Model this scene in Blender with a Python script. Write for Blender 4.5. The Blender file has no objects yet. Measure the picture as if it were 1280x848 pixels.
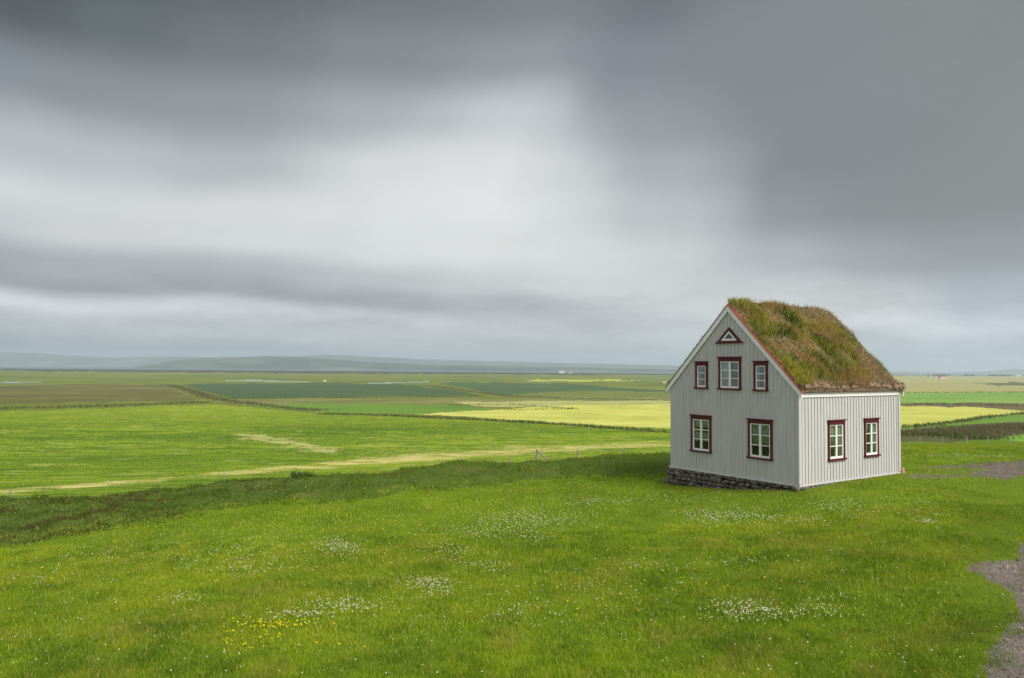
import bpy, math, random
import numpy as np
from mathutils import Vector, Matrix
R_ = math.radians
SC = bpy.context.scene
COL = SC.collection
rng = np.random.default_rng(7)
random.seed(7)

# ------------------------------------------------------------------ camera
F_PX, PITCH, ROLL, ZC = 936.0, R_(2.17), 0.008, 3.84
_F = np.array([0, math.cos(PITCH), math.sin(PITCH)]); _R = np.array([1., 0, 0]); _U = np.array([0, -math.sin(PITCH), math.cos(PITCH)])
_R2 = math.cos(ROLL) * _R + math.sin(ROLL) * _U
_U2 = -math.sin(ROLL) * _R + math.cos(ROLL) * _U
cam = bpy.data.cameras.new('camera'); cam_o = bpy.data.objects.new('camera', cam); COL.objects.link(cam_o)
cam.sensor_width = 36; cam.sensor_fit = 'HORIZONTAL'; cam.lens = F_PX / 1280 * 36
cam.clip_start = 0.1; cam.clip_end = 60000
m = Matrix.Identity(4)
for i in range(3):
    m[i][0], m[i][1], m[i][2] = _R2[i], _U2[i], -_F[i]
m[2][3] = ZC
cam_o.matrix_world = m
SC.camera = cam_o

# ------------------------------------------------------------------ view + light
SC.view_settings.view_transform = 'Standard'; SC.view_settings.look = 'None'
SC.view_settings.gamma = 1; SC.view_settings.use_curve_mapping = False
SC.view_settings.exposure = 0.2
SC.render.engine = 'CYCLES'
SC.cycles.volume_bounces = 1; SC.cycles.max_bounces = 8; SC.cycles.transparent_max_bounces = 12
SUN_EL, SUN_AZ = R_(42), R_(140)       # azimuth clockwise from +Y (view direction)
sd = Vector((math.sin(SUN_AZ) * math.cos(SUN_EL), math.cos(SUN_AZ) * math.cos(SUN_EL), math.sin(SUN_EL)))
sun = bpy.data.lights.new('sun', 'SUN'); sun.energy = 4.0; sun.angle = R_(22); sun.color = (1, .95, .86)
sun_o = bpy.data.objects.new('sun', sun); COL.objects.link(sun_o)
sun_o.rotation_euler = sd.to_track_quat('Z', 'Y').to_euler(); sun_o.location = (30, -30, 60)

def lin(c):
    return tuple(((v / 255) / 12.92 if v <= 10 else (((v / 255) + .055) / 1.055) ** 2.4) for v in c)

def make_world():
    W = bpy.data.worlds.new('World'); SC.world = W; W.use_nodes = True
    nt = W.node_tree; N = nt.nodes; L = nt.links; N.clear()
    def mth(op, a, b=None, c=None, clamp=False):
        n = N.new('ShaderNodeMath'); n.operation = op; n.use_clamp = clamp
        for i, v in enumerate((a, b, c)):
            if v is None: continue
            if isinstance(v, (int, float)): n.inputs[i].default_value = v
            else: L.new(v, n.inputs[i])
        return n.outputs[0]
    tc = N.new('ShaderNodeTexCoord'); sp = N.new('ShaderNodeSeparateXYZ'); L.new(tc.outputs['Generated'], sp.inputs[0])
    x, y, z = sp.outputs
    az = mth('ARCTAN2', x, y); el = mth('ARCSINE', z)
    # cloud-layer coordinates (perspective of a flat cloud base)
    zz = mth('ADD', mth('MAXIMUM', z, 0), .10)
    cv = N.new('ShaderNodeCombineXYZ'); L.new(mth('DIVIDE', x, zz), cv.inputs[0]); L.new(mth('DIVIDE', y, zz), cv.inputs[1])
    def noise(vec, sc, det, rough=.5, off=0.):
        n = N.new('ShaderNodeTexNoise'); n.noise_dimensions = '3D'
        n.inputs['Scale'].default_value = sc; n.inputs['Detail'].default_value = det; n.inputs['Roughness'].default_value = rough
        mp = N.new('ShaderNodeMapping'); mp.inputs['Location'].default_value = (off, off * .7, off * 1.3); L.new(vec, mp.inputs[0]); L.new(mp.outputs[0], n.inputs['Vector'])
        return mth('SUBTRACT', n.outputs['Fac'], .5)
    ae = N.new('ShaderNodeCombineXYZ'); L.new(az, ae.inputs[0]); L.new(el, ae.inputs[1])
    pc = N.new('ShaderNodeCombineXYZ'); L.new(mth('MULTIPLY', az, 9), pc.inputs[0]); L.new(mth('MULTIPLY', el, 34), pc.inputs[1])
    n1 = noise(ae.outputs[0], 3.4, 5, .5, 3.1); n2 = noise(ae.outputs[0], 3.2, 2, .5, 9.7)
    n3 = noise(cv.outputs[0], .9, 4, .5, 1.7)
    n5 = noise(cv.outputs[0], 2.2, 4, .55, 5.3)
    az2 = mth('ADD', az, mth('ADD', mth('MULTIPLY', n1, .26), mth('MULTIPLY', mth('SUBTRACT', el, .25), -.22)))
    lowf = mth('MULTIPLY', mth('MINIMUM', mth('MULTIPLY', mth('MAXIMUM', el, 0), 5), 1), .05)
    el2 = mth('ADD', el, mth('MULTIPLY', n2, mth('ADD', lowf, .03)))
    el2 = mth('ADD', el2, mth('MULTIPLY', n3, .015))
    tl = N.new('ShaderNodeMapRange'); tl.interpolation_type = 'SMOOTHSTEP'; L.new(el, tl.inputs[0]); tl.inputs[1].default_value = .24; tl.inputs[2].default_value = .10
    el2 = mth('ADD', el2, mth('MULTIPLY', mth('MULTIPLY', az, .045), tl.outputs[0]))
    xs = [0, 160, 320, 480, 640, 800, 960, 1120, 1280]
    rows = [
     (466, [(128,138,147),(136,146,153),(146,156,163),(148,158,166),(148,158,168),(155,165,175),(152,163,175),(140,154,170),(150,160,174)]),
     (440, [(172,177,183),(178,182,188),(180,185,190),(184,188,193),(180,184,189),(176,181,187),(160,168,178),(146,157,171),(158,167,178)]),
     (411, [(205,207,213),(204,206,212),(194,197,203),(196,199,204),(190,193,198),(186,190,195),(188,193,198),(170,178,189),(170,179,191)]),
     (390, [(146,150,159),(148,152,161),(152,156,164),(156,160,167),(164,168,173),(184,188,192),(196,199,203),(198,201,206),(186,194,205)]),
     (362, [(156,160,165),(162,165,170),(170,173,177),(182,184,187),(196,198,200),(205,208,209),(198,200,203),(196,199,202),(166,175,188)]),
     (320, [(192,194,197),(202,203,204),(208,210,210),(216,218,217),(218,220,219),(208,211,212),(168,171,175),(150,153,157),(140,145,151)]),
     (270, [(208,210,212),(207,209,210),(212,213,213),(221,223,223),(223,225,225),(182,185,188),(136,140,144),(127,130,132),(126,129,130)]),
     (215, [(176,180,185),(180,184,187),(174,178,180),(212,214,215),(217,219,220),(164,168,172),(125,129,133),(124,128,130),(126,129,127)]),
     (150, [(126,132,139),(132,138,142),(140,145,148),(166,170,173),(194,197,200),(142,146,152),(126,130,135),(126,130,132),(126,130,128)]),
     (75,  [(76,82,83),(92,99,101),(108,114,117),(128,133,136),(140,144,150),(122,127,134),(124,128,132),(127,131,131),(123,128,125)]),
     (0,   [(64,70,69),(78,85,85),(94,99,101),(108,112,114),(118,121,124),(104,107,114),(122,126,128),(127,131,130),(120,125,121)]),
    ]
    A0, A1 = -math.pi, math.pi
    a01 = mth('DIVIDE', mth('SUBTRACT', az2, -1.0), 2.0, clamp=True)
    cur = None; pe = None
    for (py, cols) in rows:
        rp = N.new('ShaderNodeValToRGB'); rp.color_ramp.interpolation = 'EASE'; L.new(a01, rp.inputs[0])
        els = rp.color_ramp.elements
        for i, (xx, c) in enumerate(zip(xs, cols)):
            p = (math.atan((xx - 640) / F_PX) + 1) / 2
            e = els[i] if i < 2 else els.new(p)
            e.position = p; e.color = (*lin(c), 1)
        e0 = math.atan((460 - py) / F_PX)
        if cur is None: cur = rp.outputs[0]
        else:
            mr = N.new('ShaderNodeMapRange'); mr.interpolation_type = 'SMOOTHSTEP'
            L.new(el2, mr.inputs[0]); mr.inputs[1].default_value = pe; mr.inputs[2].default_value = e0
            mx = N.new('ShaderNodeMix'); mx.data_type = 'RGBA'; L.new(mr.outputs[0], mx.inputs[0]); L.new(cur, mx.inputs[6]); L.new(rp.outputs[0], mx.inputs[7]); cur = mx.outputs[2]
        pe = e0
    # thinner, brighter cloud overhead and behind the camera
    def blend(cur, fac, col):
        mx = N.new('ShaderNodeMix'); mx.data_type = 'RGBA'; L.new(fac, mx.inputs[0]); L.new(cur, mx.inputs[6]); mx.inputs[7].default_value = (*col, 1); return mx.outputs[2]
    def mapr(v, a, b):
        mr = N.new('ShaderNodeMapRange'); mr.interpolation_type = 'SMOOTHSTEP'; L.new(v, mr.inputs[0]); mr.inputs[1].default_value = a; mr.inputs[2].default_value = b; return mr.outputs[0]
    cur = blend(cur, mapr(el, .56, .95), (.85, .87, .9))
    cur = blend(cur, mapr(mth('ABSOLUTE', az), .85, 1.7), (.62, .64, .67))
    puff = noise(pc.outputs[0], .8, 7, .62, 2.2)
    # soft shafts fanning down from a break in the cloud
    ax_ = math.atan((735 - 640) / F_PX); ey_ = math.atan((460 - 20) / F_PX)
    fan = mth('ARCTAN2', mth('SUBTRACT', az, ax_), mth('ADD', mth('SUBTRACT', ey_, el), .06))
    fv = N.new('ShaderNodeCombineXYZ'); L.new(mth('MULTIPLY', fan, 5), fv.inputs[0]); L.new(mth('MULTIPLY', el, 1.5), fv.inputs[1])
    shaft = mth('MULTIPLY', noise(fv.outputs[0], .8, 3, .5, 6.1), mth('MULTIPLY', mth('MULTIPLY', mapr(el, .08, .2), mapr(el, .47, .3)), .17))
    n6 = noise(cv.outputs[0], 1.1, 8, .6, 8.8)
    lowm = mth('MULTIPLY', puff, mth('MULTIPLY', mth('SUBTRACT', 1, mapr(el, .08, .13)), .85))
    mod = mth('ADD', 1, mth('ADD', mth('ADD', mth('ADD', mth('MULTIPLY', n3, .10), mth('MULTIPLY', n6, .17)), shaft), lowm))
    vm = N.new('ShaderNodeVectorMath'); vm.operation = 'SCALE'; L.new(cur, vm.inputs[0]); L.new(mod, vm.inputs['Scale'])
    bc = N.new('ShaderNodeBackground'); L.new(vm.outputs[0], bc.inputs[0]); bc.inputs[1].default_value = .95
    sky = N.new('ShaderNodeTexSky'); sky.sky_type = 'NISHITA'; sky.sun_disc = False
    sky.sun_elevation = SUN_EL; sky.sun_rotation = SUN_AZ
    bs = N.new('ShaderNodeBackground'); L.new(sky.outputs[0], bs.inputs[0]); bs.inputs[1].default_value = .08
    ms = N.new('ShaderNodeMixShader'); ms.inputs[0].default_value = .96; L.new(bs.outputs[0], ms.inputs[1]); L.new(bc.outputs[0], ms.inputs[2])
    out = N.new('ShaderNodeOutputWorld'); L.new(ms.outputs[0], out.inputs['Surface'])
make_world()

# ------------------------------------------------------------------ helpers
def tag(o, label=None, cat=None, group=None, kind=None):
    if label: o['label'] = label
    if cat: o['category'] = cat
    if group: o['group'] = group
    if kind: o['kind'] = kind
    return o

def link(name, me, mat, parent=None):
    o = bpy.data.objects.new(name, me); COL.objects.link(o)
    if mat: me.materials.append(mat)
    if parent: o.parent = parent
    return o

def empty(name, loc, rz=0):
    o = bpy.data.objects.new(name, None); COL.objects.link(o); o.location = loc; o.rotation_euler = (0, 0, rz); o.empty_display_size = .2
    return o

class MB:
    def __init__(s): s.v = []; s.f = []
    def hexa(s, c):                      # 8 corners: bottom 4 (ccw), top 4
        n = len(s.v); s.v += [tuple(p) for p in c]
        s.f += [tuple(n + i for i in q) for q in ((0, 3, 2, 1), (4, 5, 6, 7), (0, 1, 5, 4), (1, 2, 6, 5), (2, 3, 7, 6), (3, 0, 4, 7))]
    def box(s, x0, x1, y0, y1, z0, z1):
        s.hexa([(x0, y0, z0), (x1, y0, z0), (x1, y1, z0), (x0, y1, z0), (x0, y0, z1), (x1, y0, z1), (x1, y1, z1), (x0, y1, z1)])
    def poly(s, pts, ax, d0, d1):        # prism of 2D polygon extruded along local depth by mapping ax(h,z,d)
        n = len(s.v); k = len(pts)
        s.v += [ax(h, z, d0) for h, z in pts] + [ax(h, z, d1) for h, z in pts]
        s.f += [tuple(n + i for i in range(k)), tuple(n + k + i for i in reversed(range(k)))]
        for i in range(k):
            j = (i + 1) % k; s.f.append((n + i, n + k + i, n + k + j, n + j))
    def tube(s, p, q, r0, r1, k=8):
        p = Vector(p); q = Vector(q); d = (q - p).normalized(); a = d.orthogonal().normalized(); b = d.cross(a); n = len(s.v)
        for c, r in ((p, r0), (q, r1)):
            s.v += [tuple(c + (a * math.cos(2 * math.pi * i / k) + b * math.sin(2 * math.pi * i / k)) * r) for i in range(k)]
        s.f += [tuple(n + i for i in reversed(range(k))), tuple(n + k + i for i in range(k))]
        for i in range(k):
            j = (i + 1) % k; s.f.append((n + i, n + j, n + k + j, n + k + i))
    def build(s, name, mat, parent=None, bevel=0, smooth=False):
        me = bpy.data.meshes.new(name); me.from_pydata(s.v, [], s.f)
        import bmesh
        bm = bmesh.new(); bm.from_mesh(me); bmesh.ops.recalc_face_normals(bm, faces=bm.faces); bm.to_mesh(me); bm.free()
        o = link(name, me, mat, parent)
        if bevel:
            b = o.modifiers.new('bevel', 'BEVEL'); b.width = bevel; b.segments = 2; b.limit_method = 'ANGLE'
        if smooth:
            for p in me.polygons: p.use_smooth = True
        return o

def fast_mesh(name, V, faces_tri=None, faces_quad=None, col=None, smooth=True):
    me = bpy.data.meshes.new(name)
    V = np.ascontiguousarray(V, dtype=np.float32)
    me.vertices.add(len(V)); me.vertices.foreach_set('co', V.ravel())
    Fc = faces_tri if faces_tri is not None else faces_quad
    k = Fc.shape[1]; n = len(Fc)
    me.loops.add(n * k); me.loops.foreach_set('vertex_index', np.ascontiguousarray(Fc, dtype=np.int32).ravel())
    me.polygons.add(n); me.polygons.foreach_set('loop_start', np.arange(0, n * k, k, dtype=np.int32))
    me.update(calc_edges=True)
    if smooth: me.polygons.foreach_set('use_smooth', np.ones(n, dtype=bool))
    if col is not None:
        a = me.color_attributes.new('tint', 'FLOAT_COLOR', 'POINT')
        c4 = np.ones((len(V), 4), dtype=np.float32); c4[:, :3] = col; a.data.foreach_set('color', c4.ravel())
    return me

_T = {}
def vnoise(x, y, seed=0):
    if seed not in _T: _T[seed] = np.random.default_rng(100 + seed).random((256, 256))
    T = _T[seed]; x = np.asarray(x, float); y = np.asarray(y, float)
    xi = np.floor(x).astype(int); yi = np.floor(y).astype(int); fx = x - xi; fy = y - yi
    fx = fx * fx * (3 - 2 * fx); fy = fy * fy * (3 - 2 * fy)
    g = lambda a, b: T[(a) & 255, (b) & 255]
    return (g(xi, yi) * (1 - fx) + g(xi + 1, yi) * fx) * (1 - fy) + (g(xi, yi + 1) * (1 - fx) + g(xi + 1, yi + 1) * fx) * fy
def fbm(x, y, seed=0, o=3):
    s = 0; a = .5; t = 0
    for i in range(o):
        s = s + a * vnoise(x * 2 ** i + 17 * i, y * 2 ** i + 5 * i, seed + i); t += a; a *= .5
    return s / t
def sst(a, b, x):
    t = np.clip((x - a) / (b - a), 0, 1); return t * t * (3 - 2 * t)

# ------------------------------------------------------------------ materials
def mat_new(name):
    M = bpy.data.materials.new(name); M.use_nodes = True; nt = M.node_tree
    return M, nt, nt.nodes, nt.links, nt.nodes['Principled BSDF']
def paint(name, c, rough=.5, spec=.3, nscale=6, var=.12, bump=.0, metal=0, dirt=None):
    M, nt, N, L, B = mat_new(name)
    B.inputs['Roughness'].default_value = rough; B.inputs['Specular IOR Level'].default_value = spec; B.inputs['Metallic'].default_value = metal
    tc = N.new('ShaderNodeTexCoord'); n = N.new('ShaderNodeTexNoise'); n.inputs['Scale'].default_value = nscale; n.inputs['Detail'].default_value = 6; n.inputs['Roughness'].default_value = .65
    L.new(tc.outputs['Object'], n.inputs['Vector'])
    r = N.new('ShaderNodeValToRGB'); r.color_ramp.elements[0].position = .3; r.color_ramp.elements[1].position = .7
    r.color_ramp.elements[0].color = (*[v * (1 - var) for v in c], 1); r.color_ramp.elements[1].color = (*[min(1, v * (1 + var)) for v in c], 1)
    if name == 'grey_paint':
        mp = N.new('ShaderNodeMapping'); mp.inputs['Scale'].default_value = (3, 3, .35); L.new(tc.outputs['Object'], mp.inputs[0]); L.new(mp.outputs[0], n.inputs['Vector'])
    if dirt: r.color_ramp.elements[0].color = (*dirt, 1)
    L.new(n.outputs['Fac'], r.inputs[0]); L.new(r.outputs[0], B.inputs['Base Color'])
    if bump:
        b = N.new('ShaderNodeBump'); b.inputs['Strength'].default_value = .6; b.inputs['Distance'].default_value = bump; L.new(n.outputs['Fac'], b.inputs['Height']); L.new(b.outputs[0], B.inputs['Normal'])
    return M
def ground(name, cols, s1=.25, s2=2.5, stripe=None, bump=.05, bscale=6., fine=.35, haze=0):
    """soil / crop surface: patches from cols, optional mowing swaths (angle, spacing, strength)."""
    M, nt, N, L, B = mat_new(name); B.inputs['Roughness'].default_value = 1; B.inputs['Specular IOR Level'].default_value = .05
    tc = N.new('ShaderNodeTexCoord')
    def noise(sc, det=4, rough=.6, vec=None):
        n = N.new('ShaderNodeTexNoise'); n.inputs['Scale'].default_value = sc; n.inputs['Detail'].default_value = det + 3; n.inputs['Roughness'].default_value = rough + .08
        L.new(vec or tc.outputs['Object'], n.inputs['Vector']); return n.outputs['Fac']
    def mth(op, a, b):
        n = N.new('ShaderNodeMath'); n.operation = op
        for i, v in enumerate((a, b)):
            if isinstance(v, (int, float)): n.inputs[i].default_value = v
            else: L.new(v, n.inputs[i])
        return n.outputs[0]
    a = noise(s1, 3); b = noise(s2, 4)
    v = mth('ADD', mth('MULTIPLY', a, 1 - fine), mth('MULTIPLY', b, fine))
    if stripe:
        ang, spc, st = stripe
        mp = N.new('ShaderNodeMapping'); mp.inputs['Rotation'].default_value = (0, 0, ang); mp.inputs['Scale'].default_value = (1 / spc / 12, 1 / spc, 1); L.new(tc.outputs['Object'], mp.inputs[0])
        v = mth('ADD', v, mth('MULTIPLY', mth('SUBTRACT', noise(1, 3, .6, mp.outputs[0]), .5), st))
    r = N.new('ShaderNodeValToRGB'); e = r.color_ramp.elements; k = len(cols)
    for i, c in enumerate(cols):
        p = .34 + .32 * i / (k - 1)
        q = e[i] if i < 2 else e.new(p)
        q.position = p; q.color = (*c, 1)
    L.new(v, r.inputs[0]); L.new(r.outputs[0], B.inputs['Base Color'])
    if bump:
        bn = N.new('ShaderNodeBump'); bn.inputs['Strength'].default_value = .7; bn.inputs['Distance'].default_value = bump; L.new(noise(bscale, 3), bn.inputs['Height']); L.new(bn.outputs[0], B.inputs['Normal'])
    return M
def leafy(name, trans=.35, rough=.6):
    M, nt, N, L, B = mat_new(name); out = N['Material Output']
    a = N.new('ShaderNodeAttribute'); a.attribute_name = 'tint'
    L.new(a.outputs['Color'], B.inputs['Base Color']); B.inputs['Roughness'].default_value = rough; B.inputs['Specular IOR Level'].default_value = .06
    t = N.new('ShaderNodeBsdfTranslucent'); L.new(a.outputs['Color'], t.inputs[0])
    ms = N.new('ShaderNodeMixShader'); ms.inputs[0].default_value = trans; L.new(B.outputs[0], ms.inputs[1]); L.new(t.outputs[0], ms.inputs[2]); L.new(ms.outputs[0], out.inputs[0])
    return M
M_LEAF = leafy('grass_blade')

# ------------------------------------------------------------------ terrain
LD = np.array([0, 5, 10, 15, 20, 24, 27, 30, 33, 36, 40, 45, 50, 60, 75, 90, 110, 150, 220, 300, 450, 600, 1000, 2000, 4000, 13000.])
PROF = {
 -.684: [(22.9, -1.6), (24.6, -1.38), (27.5, -1.08), (29, -1.3), (32, -2.3), (45, -4.9), (60, -6.4), (90, -8.3), (150, -10.8)],
 -.256: [(28.2, -1.2), (29.2, -.95), (31, -.62), (32.5, -.9), (36, -2.0), (46, -3.7), (60, -5.5), (90, -7.9), (150, -10.2)],
 -.04: [(30.4, -1.0), (31.4, -.82), (33.5, -.36), (35, -.55), (45, -2.5), (60, -4.6), (90, -7.4), (150, -10)],
 .2115: [(32.4, -.7), (33.6, -.5), (35.5, -.1), (37, -.3), (40, -1.3), (50, -2.6), (70, -4.6), (90, -6.2), (150, -9.6)],
 .385:  [(36, -.25), (38, -.1), (40, -.15), (44, -.9), (60, -2.8), (75, -4.3), (90, -5.6), (150, -9)],
 .523:  [(30, -.02), (36, -.1), (44, -.65), (60, -2.05), (75, -3.5), (90, -4.9), (110, -5.7), (150, -7.6)],
 .75:   [(30, -.02), (36, -.1), (44, -.65), (60, -2.1), (75, -3.5), (90, -4.8), (110, -5.4), (150, -7.2)],
}
TAIL = [(300, -14), (600, -18), (1000, -20), (2000, -20.6), (4000, -21.2), (14000, -21.8)]
TAILR = [(300, -12), (600, -17), (1000, -19.5), (2000, -20.6), (4000, -21.2), (14000, -21.8)]
_us = np.array(sorted(PROF)); _tg = np.linspace(math.log(15), math.log(13500), 900)
_tab = []
for u in _us:
    pr = PROF[u] + (TAILR if u > .3 else TAIL)
    d = np.log([p[0] for p in pr]); zz = np.array([p[1] for p in pr])
    t = np.interp(_tg, d, zz)
    k = np.exp(-.5 * (np.arange(-12, 13) / 4.) ** 2); k /= k.sum()
    _tab.append(np.convolve(np.pad(t, 12, mode='edge'), k, 'valid'))
_tab = np.array(_tab)
_foot = np.array([PROF[u][0][0] for u in _us])
def height(x, y):
    x = np.asarray(x, float); y = np.asarray(y, float)
    D = np.maximum(y, 1e-3); u = np.clip(x / np.maximum(y, 6.), _us[0], _us[-1])
    gx = [-40, -16, -7, 0, 6.2, 7.9, 9.5, 11, 20, 60]
    g1 = np.interp(x, gx, [-2.4, -1.6, -1.22, -1.0, -.7, -.48, -.13, -.06, 0, .1])
    g0 = np.interp(x, [-40, -16, -7, 0, 6, 10, 14, 20, 60], [-2.4, -1.6, -1.22, -.95, -.6, -.36, -.15, 0, .1])
    w0 = sst(15, 25, y)
    lawn = g0 * (1 - w0) + g1 * w0
    i = np.clip(np.searchsorted(_us, u) - 1, 0, len(_us) - 2)
    fu = (u - _us[i]) / (_us[i + 1] - _us[i]); fu = fu * fu * (3 - 2 * fu)
    foot = _foot[i] * (1 - fu) + _foot[i + 1] * fu
    t = (np.log(np.clip(D, 15.1, 13400)) - _tg[0]) / (_tg[1] - _tg[0]); j = np.clip(t.astype(int), 0, len(_tg) - 2); ft = t - j
    za = _tab[i, j] * (1 - ft) + _tab[i, j + 1] * ft; zb = _tab[i + 1, j] * (1 - ft) + _tab[i + 1, j + 1] * ft
    zt = za * (1 - fu) + zb * fu
    w = sst(foot - 1.2, foot + .8, D)
    z = lawn * (1 - w) + zt * w
    # small unevenness of turf
    hx, hy = (x - 12.5) , (y - 28.5)
    calm = sst(4.5, 8, np.hypot(hx, hy))
    bank = sst(foot - 1, foot + 1, D) * (1 - sst(foot + 8, foot + 20, D))
    z = z + (fbm(x * .35, y * .35, 1) - .5) * .16 * calm * (1 - sst(60, 120, D)) + (fbm(x * 1.1, y * 1.1, 4) - .5) * (.05 * calm + .28 * bank * calm) * (1 - sst(60, 120, D))
    return z
def ray(px, py):
    px = np.asarray(px, float); py = np.asarray(py, float)
    return ((px - 640) / F_PX)[..., None] * _R2 - ((py - 424) / F_PX)[..., None] * _U2 + _F
_steps = np.concatenate([np.arange(6, 60, .25), np.geomspace(60, 12000, 500)])
def at(px, py):
    """survey: where the line of sight through a point of the photograph first meets the terrain."""
    px = np.atleast_1d(np.asarray(px, float)); py = np.atleast_1d(np.asarray(py, float)); out = np.zeros((len(px), 3))
    d = ray(px, py); d = d / d[:, 1:2]
    for a in range(0, len(px), 2000):
        dd = d[a:a + 2000]
        X = dd[:, 0:1] * _steps; Z = ZC + dd[:, 2:3] * _steps; Y = np.broadcast_to(_steps, X.shape)
        below = Z < height(X, Y); k = np.argmax(below, 1); k = np.where(below.any(1), np.maximum(k, 1), len(_steps) - 1)
        lo = _steps[k - 1]; hi = _steps[k]
        for _ in range(12):
            mi = (lo + hi) / 2; b = (ZC + dd[:, 2] * mi) < height(dd[:, 0] * mi, mi)
            hi = np.where(b, mi, hi); lo = np.where(b, lo, mi)
        out[a:a + 2000] = np.stack([dd[:, 0] * hi, hi, height(dd[:, 0] * hi, hi)], 1)
    return out
def project(x, y, z):
    v = np.stack([x, y, np.asarray(z) - ZC], -1); w = v @ _F
    return 640 + F_PX * (v @ _R2) / w, 424 - F_PX * (v @ _U2) / w
def inpoly(px, py, P):
    P = np.array(P, float); r = np.zeros(px.shape, bool); n = len(P)
    for i in range(n):
        x0, y0 = P[i]; x1, y1 = P[(i + 1) % n]
        if y0 == y1: continue
        c = ((py < y0) != (py < y1)) & (px < (x1 - x0) * (py - y0) / (y1 - y0) + x0); r ^= c
    return r

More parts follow.
